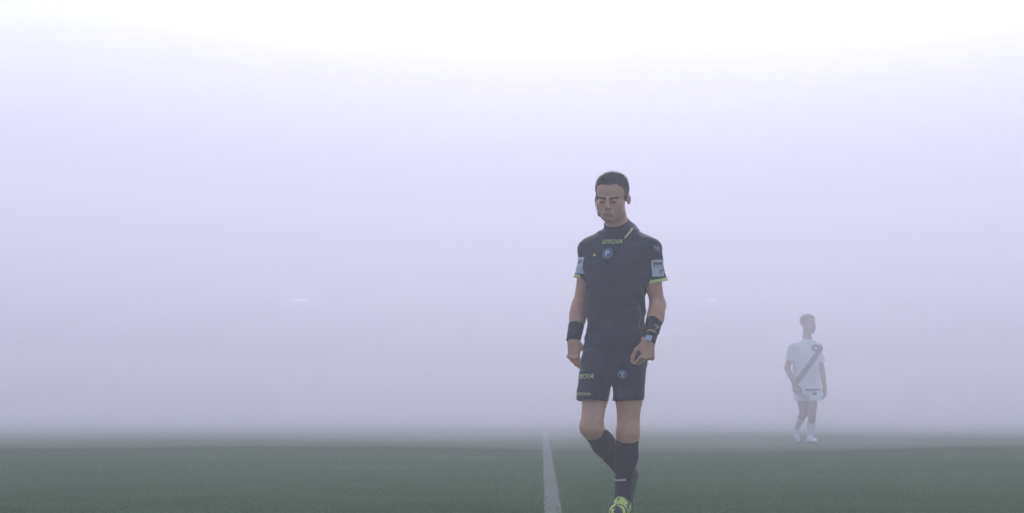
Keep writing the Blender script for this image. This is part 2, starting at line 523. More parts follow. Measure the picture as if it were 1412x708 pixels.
EXPOSURE = 0.48
HAZE_D, HAZE_C, HAZE_G, HAZE_TOP = 0.0120, (.898, .868, .945), .37, 18.0
bm = bmesh.new(); bmesh.ops.create_cube(bm, size=1)
for v in bm.verts: v.co = (v.co.x * 460, v.co.y * 400 + 140, -1 + (v.co.z + .5) * (HAZE_TOP + 1))
me = bpy.data.meshes.new('haze'); bm.to_mesh(me); bm.free()
tag(link('haze', me, volume_mat('pale_fog', HAZE_D, HAZE_C, HAZE_G)), 'even pale lavender fog filling the air over the whole pitch', 'haze', kind='stuff')

# thicker smoke lying across the far side of the pitch
SMOKE_PROFILE = [(28, .01), (24, .17), (21.6, .60), (20.6, 1.3), (20.8, 2.3), (25, 3.4), (32, 4.9), (38, 6.6), (44, 8.5), (50, 10.4), (55, 11.6), (59, 11.9), (65, 11.4), (76, 10.8), (100, 10.4), (130, .01)]


def smoke_bank(front, density, seed, label):
    prof = [(y + front * max(0, min(1, (60 - y) / 20)), z) for y, z in SMOKE_PROFILE]
    bm = bmesh.new()
    arc = np.cumsum([0] + [math.dist(a, b) for a, b in zip(prof[:-1], prof[1:])]); tt = np.linspace(0, arc[-1], 90)
    prof = list(zip(np.interp(tt, arc, [p[0] for p in prof]), np.interp(tt, arc, [p[1] for p in prof])))
    rows = []
    for i in range(221):
        x = -88 + .8 * i
        hs = 1 + .05 * (1 - math.cos((x - 1.5) * .16))
        r_ = []
        for j, (y, z) in enumerate(prof):
            k = min(1, max(0, z - .6) / 2.5)
            n1 = float(vnoise(np.array([x]), np.array([y]), np.array([z * 1.6]), .16, seed)[0]); n2 = float(vnoise(np.array([x]), np.array([y * .5]), np.array([z * 2.]), .38, seed + 1)[0])
            low = max(0, 1 - z) * (1.5 * math.sin(x * .31 + .9 + seed) + 1.1 * math.sin(x * .83 + seed) - 2.2 * min(1, abs(x - 1) / 10) ** 2)
            r_.append(bm.verts.new((x, y + low * (j < 40) + (1.6 * n1 + .7 * n2) * (.25 + k), max(.012, .012 + z * (hs + k * (.11 * n1 + .05 * n2))))))
        rows.append(r_)
    for a, b in zip(rows[:-1], rows[1:]):
        for j in range(len(prof)):
            k = (j + 1) % len(prof)
            bm.faces.new((a[j], b[j], b[k], a[k]))
    bm.faces.new(rows[0]); bm.faces.new(rows[-1][::-1])
    bmesh.ops.recalc_face_normals(bm, faces=bm.faces)
    me = bpy.data.meshes.new('smoke'); bm.to_mesh(me); bm.free()
    tag(link('smoke', me, volume_mat('drifting_smoke', density, HAZE_C, HAZE_G)), label, 'smoke', kind='stuff')


smoke_bank(-5.5, 0.019, 91, 'thinnest veil of pale smoke, nearest in front of the far player')
smoke_bank(-0.5, 0.027, 93, 'pale smoke drifting round the far player')
smoke_bank(5.0, 0.038, 95, 'thickest bank of pale smoke hiding the far side of the pitch')

# ------------------------------------------------------------------ ground
m, nt, b = new_mat('pitch_grass')
b.inputs['Roughness'].default_value = .85; b.inputs['Specular IOR Level'].default_value = 0
tc = nt.nodes.new('ShaderNodeTexCoord')
def noise(scale, detail=4, vec=None, rough=.5):
    n = nt.nodes.new('ShaderNodeTexNoise'); n.inputs['Scale'].default_value = scale; n.inputs['Detail'].default_value = detail; n.inputs['Roughness'].default_value = rough
    nt.links.new(vec if vec is not None else tc.outputs['Object'], n.inputs['Vector']); return n
def mixc(fac, a, bb):
    x = nt.nodes.new('ShaderNodeMix'); x.data_type = 'RGBA'
    nt.links.new(fac, x.inputs[0])
    for s, i in ((a, 6), (bb, 7)):
        if isinstance(s, tuple): x.inputs[i].default_value = rgb(s)
        else: nt.links.new(s, x.inputs[i])
    return x.outputs[2]
c1 = mixc(noise(.8, 6, None, .65).outputs['Fac'], (0.016, 0.044, 0.014), (0.072, 0.135, 0.048))
c2 = mixc(noise(60, 4).outputs['Fac'], (0.024, 0.054, 0.018), (0.070, 0.118, 0.048))
mm = nt.nodes.new('ShaderNodeMix'); mm.data_type = 'RGBA'; mm.inputs[0].default_value = .5
nt.links.new(c1, mm.inputs[6]); nt.links.new(c2, mm.inputs[7])
wv = nt.nodes.new('ShaderNodeTexWave'); wv.inputs['Scale'].default_value = .055; wv.inputs['Distortion'].default_value = .6   # mowing bands
wv.bands_direction = 'Y'
nt.links.new(tc.outputs['Object'], wv.inputs['Vector'])
mp = nt.nodes.new('ShaderNodeMapRange'); mp.inputs[1].default_value = .4; mp.inputs[2].default_value = .6; mp.inputs[3].default_value = .92; mp.inputs[4].default_value = 1.06
nt.links.new(wv.outputs['Fac'], mp.inputs[0])
ml = nt.nodes.new('ShaderNodeVectorMath'); ml.operation = 'SCALE'
nt.links.new(mm.outputs[2], ml.inputs[0]); nt.links.new(mp.outputs[0], ml.inputs['Scale'])
nt.links.new(ml.outputs[0], b.inputs['Base Color'])
bp = nt.nodes.new('ShaderNodeBump'); bp.inputs['Strength'].default_value = .6; bp.inputs['Distance'].default_value = .02
nt.links.new(noise(120, 3).outputs['Fac'], bp.inputs['Height']); nt.links.new(bp.outputs['Normal'], b.inputs['Normal'])
M_grass = m
bm = bmesh.new()
bm.faces.new([bm.verts.new(p) for p in ((-220, -50, 0), (220, -50, 0), (220, 330, 0), (-220, 330, 0))])
me = bpy.data.meshes.new('pitch'); bm.to_mesh(me); bm.free()
tag(link('pitch', me, M_grass), 'green grass football pitch fading into fog', 'pitch', kind='structure')

# painted line running away from the camera
m, nt, b = new_mat('worn_line_paint'); b.inputs['Roughness'].default_value = .9; b.inputs['Specular IOR Level'].default_value = 0
tc = nt.nodes.new('ShaderNodeTexCoord')
b1 = mixc(noise(45, 5).outputs['Fac'], (0.09, 0.11, 0.09), (0.20, 0.215, 0.195))
nt.links.new(b1, b.inputs['Base Color'])
g = lambda px, py: world_pt(px, py, 1)
def ground_at(px, py):
    u, v = px - CX, CY - py
    d = V3(u, FPX * math.cos(TILT) - v * math.sin(TILT), FPX * math.sin(TILT) + v * math.cos(TILT))
    return V3(0, 0, CAM_H) + d * (-CAM_H / d[2])
a0, a1 = ground_at(763, 706), ground_at(751.5, 596)
dr = unit((a1 - a0) * V3(1, 1, 0)); sdv = V3(dr[1], -dr[0], 0)
bm = bmesh.new(); N = 1400; rows = []
for i in range(N + 1):
    p = a0 + dr * (-3 + 50 * i / N)
    w = [.047 + .007 * random.uniform(-1, 1) for _ in range(2)]
    rows.append([bm.verts.new((p + sdv * s * w[j])[:2].tolist() + [.004]) for j, s in enumerate((-1, 1))])
for a, c in zip(rows[:-1], rows[1:]): bm.faces.new((a[0], a[1], c[1], c[0]))
me = bpy.data.meshes.new('pitch_line'); bm.to_mesh(me); bm.free()
tag(link('pitch_line', me, m), 'white painted line running away across the grass', 'pitch line', kind='structure')

# short blades standing up from the nearer turf, thinning out with distance
rs = np.random.RandomState(5); NB = 170000
gy = 8.6 + 14 * (1 - np.sqrt(1 - rs.rand(NB))); gx = (rs.rand(NB) * 2 - 1) * (gy * .285)
pa, pb = a0[:2], dr[:2]
dl = np.abs((gx - pa[0]) * pb[1] - (gy - pa[1]) * pb[0])
keep = (dl > .048) | (rs.rand(NB) < .10); gx, gy = gx[keep], gy[keep]; NB = len(gx)
ph = rs.rand(NB) * 2 * math.pi; hh = .009 + .013 * rs.rand(NB); ww = .0020 + .0016 * rs.rand(NB); ln = rs.normal(0, .008, (NB, 2))
co = np.zeros((NB, 3, 3)); ex, ey = np.cos(ph) * ww, np.sin(ph) * ww
co[:, 0] = np.stack([gx - ex, gy - ey, np.full(NB, -.001)], 1); co[:, 1] = np.stack([gx + ex, gy + ey, np.full(NB, -.001)], 1); co[:, 2] = np.stack([gx + ln[:, 0], gy + ln[:, 1], hh], 1)
me = bpy.data.meshes.new('grass'); me.vertices.add(NB * 3); me.vertices.foreach_set('co', co.astype(np.float32).ravel())
me.loops.add(NB * 3); me.loops.foreach_set('vertex_index', np.arange(NB * 3, dtype=np.int32)); me.polygons.add(NB); me.polygons.foreach_set('loop_start', np.arange(NB, dtype=np.int32) * 3)
me.update(calc_edges=True)
m, nt, b = new_mat('grass_blade'); b.inputs['Roughness'].default_value = .8; b.inputs['Specular IOR Level'].default_value = .05
tc = nt.nodes.new('ShaderNodeTexCoord')
gcol = mixc(noise(.8, 6, None, .65).outputs['Fac'], (0.040, 0.088, 0.036), (0.115, 0.195, 0.088))
nt.links.new(gcol, b.inputs['Base Color'])
tr = nt.nodes.new('ShaderNodeBsdfTranslucent'); nt.links.new(gcol, tr.inputs['Color'])
ms = nt.nodes.new('ShaderNodeMixShader'); ms.inputs[0].default_value = .4
nt.links.new(b.outputs[0], ms.inputs[1]); nt.links.new(tr.outputs[0], ms.inputs[2]); nt.links.new(ms.outputs[0], nt.nodes['Material Output'].inputs['Surface'])
tag(link('grass', me, m), 'short green grass blades of the nearer turf', 'grass', kind='stuff')

# ------------------------------------------------------------------ people
def folds(amp, seed, fx=9, fz=5):
    """soft cloth creases"""
    def fn(X, Y, Z):
        return amp * (vnoise(X, Y, Z * .55, fx, seed) + .6 * vnoise(X, Y, Z * .8, fx * 2.3, seed + 1))
    return fn


def slant(amp, seed):
    def fn(X, Y, Z):
        return amp * (vnoise(X * .6 + Z * .5, Y * .6, Z * 1.3 - X * .5, 13, seed) + .5 * vnoise(X + Z * .3, Y, Z, 27, seed + 1))
    return fn


def shell(U, C, t):
    C.F = np.maximum(C.F, -(U.F + t)); return C


# ======================= referee =======================
D0 = 10.0
root_w = world_pt(850, 548, D0); root_w[2] = 0.0
ref = empty('person', tuple(root_w))
tag(ref, 'man in black referee kit with yellow cuffs, head bowed, walking beside the white line', 'person')


def P(px, py, dy=0.0): return world_pt(px, py, D0 + dy) - root_w


YAW = R(20)
TA = frame(YAW)
HC = P(844, 274.5, -.02); HA = frame(R(17), R(13), R(-2)); HS = .985
H = .0038
# --- body
B = Field((-.36, -.52, -.02), (.36, .46, 1.85), H)
add_head(B, HC, HA, HS)
neck0 = P(853, 322, .03)
B.cap(HC - HA[1] * .03 + V3(0, 0, -.04), neck0, .056, .062, .03)
B.cap(neck0, P(854, 345, .03), .058, .045, .02)
def zz(py, dy=0): return P(850, py, dy)[2]
def row(py, l, r, dep, dy=0.0, sh=0.0):
    a, b = P(l, py, dy), P(r, py, dy)
    return (a[2], (a[0] + b[0]) / 2, dy + sh, (b[0] - a[0]) / 2, dep)
body_rows = [row(345, 822, 888, .085, .02), row(375, 815, 890, .10, 0.0), row(420, 817, 882, .092, 0.0), row(460, 815, 880, .10, 0.0), row(490, 812, 884, .105, 0.0), row(512, 815, 882, .09, 0)]
B.loft(body_rows, YAW, .03, grow=-.012)
# arms
rS, rE, rW = P(815, 350, .08), P(800, 420, .11), P(791, 468, .03)
lS, lE, lW = P(893, 350, -.07), P(907, 421, -.05), P(896, 468, -.15)
for S, E, W, s in ((rS, rE, rW, -1), (lS, lE, lW, 1)):
    B.cap(S, E, .045, .0385, .02); B.ell(S + (E - S) * .55 + V3(0, -.012, 0), (.036, .038, .07), None, .025)
    B.ell(E, (.0375, .038, .04), None, .015)
    B.ell(E + (W - E) * .28 + V3(.004 * s, -.006, 0), (.041, .042, .068), None, .025)
    B.cap(E, E + (W - E) * .45, .038, .037, .02); B.cap(E + (W - E) * .35, W, .0385, .0262, .02)
# hands
rd = unit(P(793, 505, .03) - rW)
add_hand(B, rW, rd + V3(-.06, -.10, 0), V3(.70, .70, .05), V3(.70, -.70, .0),
         [(20, 34, 22), (28, 38, 24), (35, 40, 24), (42, 42, 24)], [(.72, .25, .62), (.86, .05, .45), (.9, -.10, .30)], 1.02)
add_hand(B, lW, unit(P(889, 506, -.18) - lW) + V3(-.02, -.03, 0), V3(-.50, .85, .0), V3(-.85, -.50, .0),
         [(44, 58, 34), (50, 60, 36), (56, 62, 36), (62, 62, 36)], [(.70, .30, .60), (.84, -.05, .5), (.86, -.25, .35)], 1.04)
# legs  (his right leg steps forward, his left leg pushes off behind)
rH, rK, rA = P(829, 478, .0), P(815.5, 589, -.13), P(863, 655, .14)
lH, lK, lA = P(869, 478, .0), P(866, 597, -.06), P(858.5, 689, -.03)
for Hh, K, A_, s in ((rH, rK, rA, -1), (lH, lK, lA, 1)):
    B.cap(Hh, Hh + (K - Hh) * .6, .074, .066, .03); B.cap(Hh + (K - Hh) * .5, K, .067, .056, .03)
    B.ell(K + V3(0, -.012, 0), (.047, .046, .055), None, .03)
    mid = K + (A_ - K) * .35 + V3(0, .012, 0)
    B.cap(K, mid, .050, .051, .03); B.cap(mid, A_, .050, .031, .03)
lT = lA + V3(-.035, -.17, 0); lT[2] = .035
B.cap(lA + V3(0, .02, -.035), lT, .028, .026, .02)
tdir = unit(V3(-.22, -.38, -.80)); tup = V3(-.50, -.75, .30); tup = unit(tup - tdir * (tup @ tdir))
rheel = rA - tup * .078 - tdir * .055
rB = rheel + tup * .035 + tdir * .16
B.cap(rA, rB, .028, .024, .02)


def beard(v):
    l = (v - HC) @ HA.T / HS / V3(1.1, 1, 1)
    a, b, c = l[:, 0], l[:, 1], l[:, 2]
    jaw = np.clip((-.030 - c + np.clip(.055 - b, 0, .1) * .55) / .022, 0, 1) * np.clip((b + .005) / .03, 0, 1) * np.clip((c + .135) / .02, 0, 1)
    mou = np.clip((-.036 - c) / .008, 0, 1)
    return np.clip(jaw, 0, 1) * .42 * np.where(np.abs(a) < .03, mou, 1)


def lips(v):
    l = (v - HC) @ HA.T / HS
    return np.clip(1.15 - np.sqrt((l[:, 0] / .026) ** 2 + ((l[:, 2] + .0675) / .0115) ** 2), 0, .5) * 1.6 * (l[:, 1] > .085)


body = field_obj('body', B, M_skin, ref, smooth=2, attrs={'beard': beard, 'lip': lips})
M_sclera = mat('eye_white', (.17, .13, .125), (.22, .18, .17), .3, 60)
# --- hair, brows, eyes
hf = hair_field(HC, HA, HS, .0026, .004, .009)
tuft = lambda a, b, c: HC + HS * (a * 1.1 * HA[0] + b * HA[1] + c * HA[2])
for i in range(90):
    a_ = random.uniform(-.045, .055); b_ = random.uniform(-.05, .07)
    c_ = .126 - .10 * ((abs(a_) / .075) ** 2.2) * .45 - .0 - .35 * max(0, b_ - .02) ** 1.2
    hf.cap(tuft(a_, b_, c_ - .012), tuft(a_ + random.uniform(-.006, .012), b_ + random.uniform(.0, .014), c_ + random.uniform(.002, .010)), .0045, .0018, .004)
hair = field_obj('hair', hf, M_hair, ref, smooth=1)
add_strands(hair, HC, HA, HS, 9000, .016, .006)
hw = lambda a, b, c: HC + HS * (a * 1.1 * HA[0] + b * HA[1] + c * HA[2])
bb = bvh_of(body)
for s in (-1, 1):
    e = Field(hw(s * .031, .09, 0) - .04, hw(s * .031, .09, 0) + .04, .0016)
    e.ell(hw(s * .031, .0885, -.0048), (.0130 * HS, .0072 * HS, .0042 * HS), HA, 0)
    eo = field_obj('eye', e, M_sclera, ref, smooth=1)
    e.F[:] = 1.0; e.ell(hw(s * .031, .0922, -.0052), (.0062 * HS, .0042 * HS, .0040 * HS), HA, 0)
    field_obj('iris', e, M_eye, eo, smooth=1)
    e = Field(hw(s * .032, .08, .02) - .05, hw(s * .032, .08, .02) + .05, .0016)
    pts = [(s * .013, .0975, .0155), (s * .026, .0960, .0175), (s * .040, .0865, .0190), (s * .051, .0735, .0165)]
    for p, q in zip(pts[:-1], pts[1:]):
        e.cap(hw(*p), hw(*q), .0042, .0036, .002, disp=lambda X, Y, Z: .0016 * vnoise(X, Y, Z, 260, 8))
    field_obj('eyebrow', e, M_brow, ref, smooth=1)

# --- jersey
shirt_lo, shirt_hi = (-.36, -.32, zz(500)), (.36, .32, zz(296))
U = Field(shirt_lo, shirt_hi, .0036); C = Field(shirt_lo, shirt_hi, .0036)
rows = [row(322, 835, 872, .070, .03), row(331, 815, 893, .085, .025), row(345, 806, 903, .108, .01), row(370, 807, 899, .126, -.005), row(395, 807.5, 892.5, .124, -.008),
        row(420, 808, 890, .118, -.005), row(445, 808, 888.5, .116, 0), row(465, 804.5, 889, .122, 0), row(484, 801.5, 890, .128, 0)]
hem = zz(481)
fs = folds(.006, 21); fs2 = slant(.0115, 31)
torso_disp = lambda X, Y, Z: fs(X, Y, Z) + fs2(X, Y, Z) * np.clip((zz(330) - Z) / .25, .15, 1)
for f, zl in ((U, zz(500)), (C, hem)):
    f.loft(rows, YAW, .02, zlo=zl, disp=torso_disp)
    f.cap(P(847, 326, .05), P(813, 342, .08), .055, .052, .045, disp=fs)
    f.cap(P(862, 325, .01), P(897, 342, -.07), .055, .052, .045, disp=fs)
sleeves = []
for S, E, c1, rr in ((rS, rE, P(808, 384, .09), (.060, .060)), (lS, lE, P(904, 389, -.055), (.060, .060))):
    top = S + V3(0, 0, .008); n = unit(c1 - top)
    n2 = unit(n + V3(0, 0, -.55))
    U.cap(top, c1 + n * .05, rr[0], rr[1], .035, disp=fs2)
    C.cap(top, c1 + n * .05, rr[0], rr[1], .035, disp=fs2, cuts=[(c1, n2)])
    sleeves.append((top, c1, n, n2, rr))
nk = neck0 + V3(0, 0, .0)
for f in (U, C):                                     # collar band standing round the neck
    f.cap(P(862, 330, .02), P(867, 318, .03), .05, .045, .03)
    f.cap(P(854, 330, .03), P(850.5, 309, .03), .071, .068, .02, cuts=[(P(850, 312.5, -.03), unit(V3(-.2, -.5, .9)))] if f is C else ())
jersey = field_obj('jersey', shell(U, C, .013), M_shirt, ref, smooth=2)
jb = bvh_of(jersey)
# yellow cuffs
for (top, c1, n, n2, rr) in sleeves:
    a = Field(c1 - .1, c1 + .1, .003); b_ = Field(c1 - .1, c1 + .1, .003)
    for f, g in ((a, 0), (b_, 1)):
        f.cap(top, c1 + n * .05, rr[0] + .0028, rr[1] + .0028, 0, disp=fs2, cuts=[(c1 + n2 * .004, n2), (c1 - n2 * .014, -n2)] if g else ())
    field_obj('cuff', shell(a, b_, .007), M_yellow, ref, smooth=1)
# black edge between the two yellow stripes of a cuff is left to the cloth; collar stripe on his left side
cpts = []
for px, py in ((877.5, 308.5), (875.5, 311), (873, 314), (870.5, 317), (868.5, 319.5), (866.5, 322)):
    hit = jb.ray_cast(Vector(P(px, py, -.4)), Vector((0, 1, 0)), .8)[0]
    if hit is not None: cpts.append(np.array(hit) + V3(0, -.001, .001))
print('collar', len(cpts))
if len(cpts) > 1: link('collar_stripe', tube_mesh('collar_stripe', cpts, .0075, 8, .5), M_yellow, ref)
# chest print, round crest, small badge
NF = TA[1]; RT = -TA[0] * -1
def on_cloth(name, bm, px, py, m, bvh, ax=TA, tilt=0.0, off=.002, dy=-.1, parent=None):
    right = ax[0] * math.cos(tilt) + ax[2] * math.sin(tilt); up = ax[2] * math.cos(tilt) - ax[0] * math.sin(tilt)
    return lay(name, bm, bvh, P(px, py, dy), right, up, m, ref if parent is None else parent, off)
on_cloth('chest_lettering', text_bm('GIVOVA', .0235, .25, .112, .012), 841, 332.5, M_print, jb)
cr = on_cloth('crest', poly_bm(disc(.026)), 837, 349.5, M_blue, jb)
on_cloth('crest_ring', ring_bm(.021, .027), 837, 349.5, M_greyp, jb, off=.0035, parent=cr)
on_cloth('crest_figure', poly_bm([(-.014, .008), (-.006, .014), (.008, .013), (.013, .004), (.004, -.001), (-.004, -.004), (-.003, -.014), (-.009, -.015), (-.012, -.004)]), 837, 349.5, M_white, jb, off=.004, parent=cr)
on_cloth('badge', poly_bm(disc(.008)), 815.5, 351, M_print, jb)
# sleeve patches
SA = frame(R(-38)); SB = frame(R(74))
pt = on_cloth('sleeve_patch', poly_bm(rect(-.032, -.043, .032, .043)), 908.5, 370, M_white, jb, SA, R(4), dy=-.12)
on_cloth('patch_lettering', poly_bm(rect(-.024, .014, -.017, .031), rect(-.0165, .024, -.006, .031), rect(-.011, .014, -.005, .0235), rect(.0, .014, .006, .031), rect(.0065, .022, .014, .0275), rect(.0145, .014, .021, .031)), 908.5, 370, M_darkp, jb, SA, R(4), .0035, -.12, pt)
on_cloth('patch_shape', poly_bm([(-.002, -.010), (.026, -.002), (.024, -.020), (.012, -.024), (.010, -.038), (.002, -.030)], rect(-.024, .004, .024, .008)), 908.5, 370, M_greyp, jb, SA, R(4), .0035, -.12, pt)
on_cloth('shoulder_emblem', poly_bm([(-.020, .020), (-.008, .024), (.002, .010), (.014, .018), (.018, -.004), (.006, -.020), (-.002, -.008), (-.012, .004)]), 905, 344, M_greyp, jb, SA, R(14), dy=-.12)
pt = on_cloth('sleeve_patch', poly_bm(rect(-.030, -.043, .030, .043)), 798.5, 366, M_white, jb, SB, R(-4), dy=.03)
on_cloth('patch_lettering', poly_bm(rect(-.024, .008, -.004, .030), rect(.002, .012, .022, .026)), 798.5, 366, M_greyp, jb, SB, R(-4), .0035, .03, pt)
# green side piping of the jersey (his left side)
M_pipe = mat('green_side_piping', (.05, .13, .07), (.14, .24, .12), .7, 50)
pp = []
for i in range(24):
    py = 398 + (476 - 398) * i / 23
    dirv = TA[0] * .93 + TA[1] * .36
    q = P(849, py, 0) + dirv * .35
    hit = jb.ray_cast(Vector(q), Vector(-dirv), .4)[0]
    if hit is not None and (not pp or np.linalg.norm(np.array(hit) - pp[-1]) < .06): pp.append(np.array(hit) + dirv * .001)
if len(pp) > 3: link('side_piping', tube_mesh('side_piping', pp, .004, 6, .6), M_pipe, ref)

# --- shorts
lo, hi = (-.30, -.34, zz(575)), (.30, .26, zz(462))
U = Field(lo, hi, .0036); C = Field(lo, hi, .0036)
rows = [row(466, 809, 884, .112), row(485, 803, 888, .122), row(500, 800, 890, .126), row(516, 801, 888, .118), row(527, 812, 880, .09)]
rh, lh = P(815.5, 553, -.10), P(865.5, 552.5, -.045)
fd0 = folds(.005, 41, 11); fd1 = slant(.006, 43); fd = lambda X, Y, Z: fd0(X, Y, Z) + fd1(X, Y, Z)
for f in (U, C):
    f.loft(rows, YAW, .02, disp=fd)
for (a, c1, r0, r1, dn) in ((P(824, 500, -.03), rh, .093, .080, V3(-.05, -.10, -1)), (P(868, 500, -.015), lh, .090, .0745, V3(.04, .0, -1))):
    n = unit(c1 - a)
    U.cap(a, c1 + n * .06, r0, r1, .022, disp=fd, flat=(TA[1], 1.12))
    C.cap(a, c1 + n * .06, r0, r1, .022, disp=fd, flat=(TA[1], 1.12), cuts=[(c1, unit(dn))])
shorts = field_obj('shorts', shell(U, C, .010), M_short, ref, smooth=2)
sb = bvh_of(shorts)
SC_ = frame(R(26))
on_cloth('shorts_lettering', text_bm('GIVOVA', .026, .2, .105, .01), 810, 519.5, M_print, sb, SC_, R(3), dy=-.1)
on_cloth('hem_lettering', text_bm('GIVOVA', .017, .2, .100, .006), 809.5, 543.5, M_print, sb, SC_, R(0), dy=-.1)
cr = on_cloth('crest', poly_bm(disc(.026)), 860.5, 516, M_blue, sb, off=.002)
on_cloth('crest_figure', poly_bm([(-.013, .013), (-.007, .015), (.001, .004), (.008, .015), (.013, .011), (.005, -.003), (.004, -.017), (-.004, -.018), (-.003, -.003)]), 860.5, 516, M_white, sb, off=.004, parent=cr)

# --- socks
kn = folds(.0015, 51, 30)
for K, A_, cutp, s in ((rK, rA, P(815, 592, -.13), -1), (lK, lA, P(866, 600, -.06), 1)):
    lo = np.minimum(K, A_) - .09; hi = np.maximum(K, A_) + .09
    U = Field(lo, hi, .003); C = Field(lo, hi, .003)
    mid = K + (A_ - K) * .35 + V3(0, .012, 0)
    for f in (U, C):
        cu = [(cutp, unit(V3(-.08 * s, -.1, 1)))] if f is C else ()
        f.cap(K, mid, .058, .0575, .03, cuts=cu, disp=kn); f.cap(mid, A_, .0565, .039, .03, cuts=cu, disp=kn)
        if s > 0: f.cap(A_, A_ + V3(0, .005, -.04), .039, .038, .02)
        else: f.cap(A_, A_ + (rB - A_) * .3, .039, .036, .02)
    so_ = field_obj('sock', shell(U, C, .005), M_sock, ref, smooth=2)
    if s > 0:
        c0 = K + (A_ - K) * .69; n = unit(A_ - K)
        a = Field(c0 - .08, c0 + .08, .0025)
        a.cap(mid, A_, .0585, .041, 0, cuts=[(c0 + n * .006, unit(n + V3(.2, 0, 0))), (c0 - n * .006, -unit(n + V3(.2, 0, 0))), (c0 + V3(.006, 0, 0), V3(1, 0, 0))])
        field_obj('sock_tape', a, M_tape, ref, smooth=1)


# --- boots
def boot(heel, toe, up, ankle, m_main, name='boot', w=1.0, k=.018):
    ax = unit(toe - heel); L = np.linalg.norm(toe - heel)
    lo = np.minimum(np.minimum(heel, toe), ankle) - .1; hi = np.maximum(np.maximum(heel, toe), ankle) + .1
    f = Field(lo, hi, .003)
    pt = lambda t, h: heel + ax * L * t + up * h
    sd_ = np.cross(ax, up)
    f.cap(pt(.10, .042), pt(.38, .045), .037 * w, .037 * w, k)
    f.cap(pt(.38, .042), pt(.74, .036), .037 * w, .043 * w, k, flat=(up, .85))
    f.cap(pt(.74, .034), pt(.90, .030), .043 * w, .033 * w, k, flat=(up, .75))
    f.cap(pt(.12, .05), ankle, .038 * w, .043 * w, .025, cuts=[(ankle + up * .004, up)])
    f.cap(pt(.42, .068), pt(.22, .092), .026 * w, .032 * w, .02)
    f.op(lambda X, Y, Z: -(((X - heel[0]) * up[0] + (Y - heel[1]) * up[1] + (Z - heel[2]) * up[2]) - .012), lo, hi, 0, 'i', 0)
    bo = field_obj(name, f, m_main, None, smooth=2)
    s = Field(lo, hi, .003)
    s.cap(pt(.10, .010), pt(.40, .010), .033 * w, .030 * w, .02, flat=(up, .3)); s.cap(pt(.40, .010), pt(.74, .010), .030 * w, .041 * w, .02, flat=(up, .26)); s.cap(pt(.74, .010), pt(.91, .010), .041 * w, .028 * w, .02, flat=(up, .3))
    for t, q in ((.08, .018), (.08, -.018), (.2, .02), (.2, -.02), (.55, .024), (.55, -.024), (.72, .028), (.72, -.028), (.88, .016), (.88, -.016)):
        s.cap(pt(t, .008) + sd_ * q, pt(t, -.004) + sd_ * q, .007, .005, .002)
    sole = field_obj('sole', s, M_sole, bo, smooth=1)
    return bo, pt, sd_


M_neon, nt, b = new_mat('black_and_yellow_boot'); b.inputs['Roughness'].default_value = .5
tc = nt.nodes.new('ShaderNodeTexCoord')
st = nt.nodes.new('ShaderNodeMapRange'); st.inputs[1].default_value = .47; st.inputs[2].default_value = .51
nt.links.new(noise(22, 2).outputs['Fac'], st.inputs[0])
nt.links.new(mixc(st.outputs[0], (0.02, 0.03, 0.02), (0.72, 0.82, 0.14)), b.inputs['Base Color'])
sheel = lA + V3(.010, .055, 0); sheel[2] = .002
stoe = sheel + unit(V3(-.20, -1, 0)) * .285
bo, pt, sd_ = boot(sheel, stoe, V3(0, 0, 1), lA + V3(0, .0, -.01), M_neon); bo.parent = ref
bvb = bvh_of(bo)
for i in range(4):                                   # laces
    t = .40 + .085 * i; pts = []
    for j in range(9):
        o = sd_ * (.024 * (j / 8 * 2 - 1)) + (stoe - sheel) * (.02 * (1 if i % 2 else -1) * (j / 8 - .5))
        hit = bvb.ray_cast(Vector(pt(t, .2) + o), Vector((0, 0, -1)), .3)[0]
        if hit is not None: pts.append(np.array(hit) + V3(0, 0, .001))
    if len(pts) > 2: link('lace', tube_mesh('lace', pts, .003, 6), M_yellow, bo)
bo, pt, sd_ = boot(rheel, rheel + tdir * .28, tup, rA, M_boot); bo.parent = ref

# --- wristbands, watch, headset
def band(name, E, W, t0, t1, r0, r1, m, parent=ref):
    a, b_ = E + (W - E) * t0, E + (W - E) * t1; n = unit(W - E)
    f = Field(np.minimum(a, b_) - .08, np.maximum(a, b_) + .08, .0026)
    f.cap(a - n * .02, b_ + n * .02, r0, r1, 0, cuts=[(b_, n), (a, -n)], disp=lambda X, Y, Z: .0012 * vnoise(X, Y, Z, 60, 71))
    return field_obj(name, f, m, parent, smooth=2)
w1 = band('wristband', rE, rW, .58, 1.06, .0425, .0365, M_band)
w2 = band('wristband', lE, lW, .44, .80, .0440, .0385, M_band)
w3 = band('watch', lE, lW, .86, 1.10, .0345, .0335, M_band)
M_olive = mat('olive_print', (.25, .27, .18), (.36, .38, .26), .6, 60)
wb = bvh_of(w2)
WA = frame(R(20))
on_cloth('band_lettering', poly_bm([(-.016, .016), (-.009, .016), (.001, .004), (.012, .014), (.016, .010), (.006, 0), (.016, -.014), (.009, -.016), (0, -.005), (-.011, -.016), (-.016, -.012), (-.005, .001)]), 899.5, 450, M_olive, wb, WA, R(10), .002, -.25, w2)
fw = Field(lW - .1, lW + .1, .002); wc = lE + (lW - lE) * .98 + V3(-.010, -.036, .0)
wx = unit(lW - lE); wn_ = unit(V3(-.25, -.95, .1)); wn_ = unit(wn_ - wx * (wn_ @ wx))
fw.box(wc, (.017, .006, .017), .005, (wx, wn_, np.cross(wx, wn_)), 0)
field_obj('watch_face', fw, M_lens, w3, smooth=1)
# whistle held at the fingertips of his right hand
hp = [hw(-.082, -.012, .018), hw(-.082, .012, .004), hw(-.073, .042, -.030), hw(-.060, .068, -.062), hw(-.046, .089, -.080)]
hd = link('headset_microphone', tube_mesh('headset_microphone', hp, [.0025, .0018, .0015, .0015, .0045], 8), M_mic, ref)

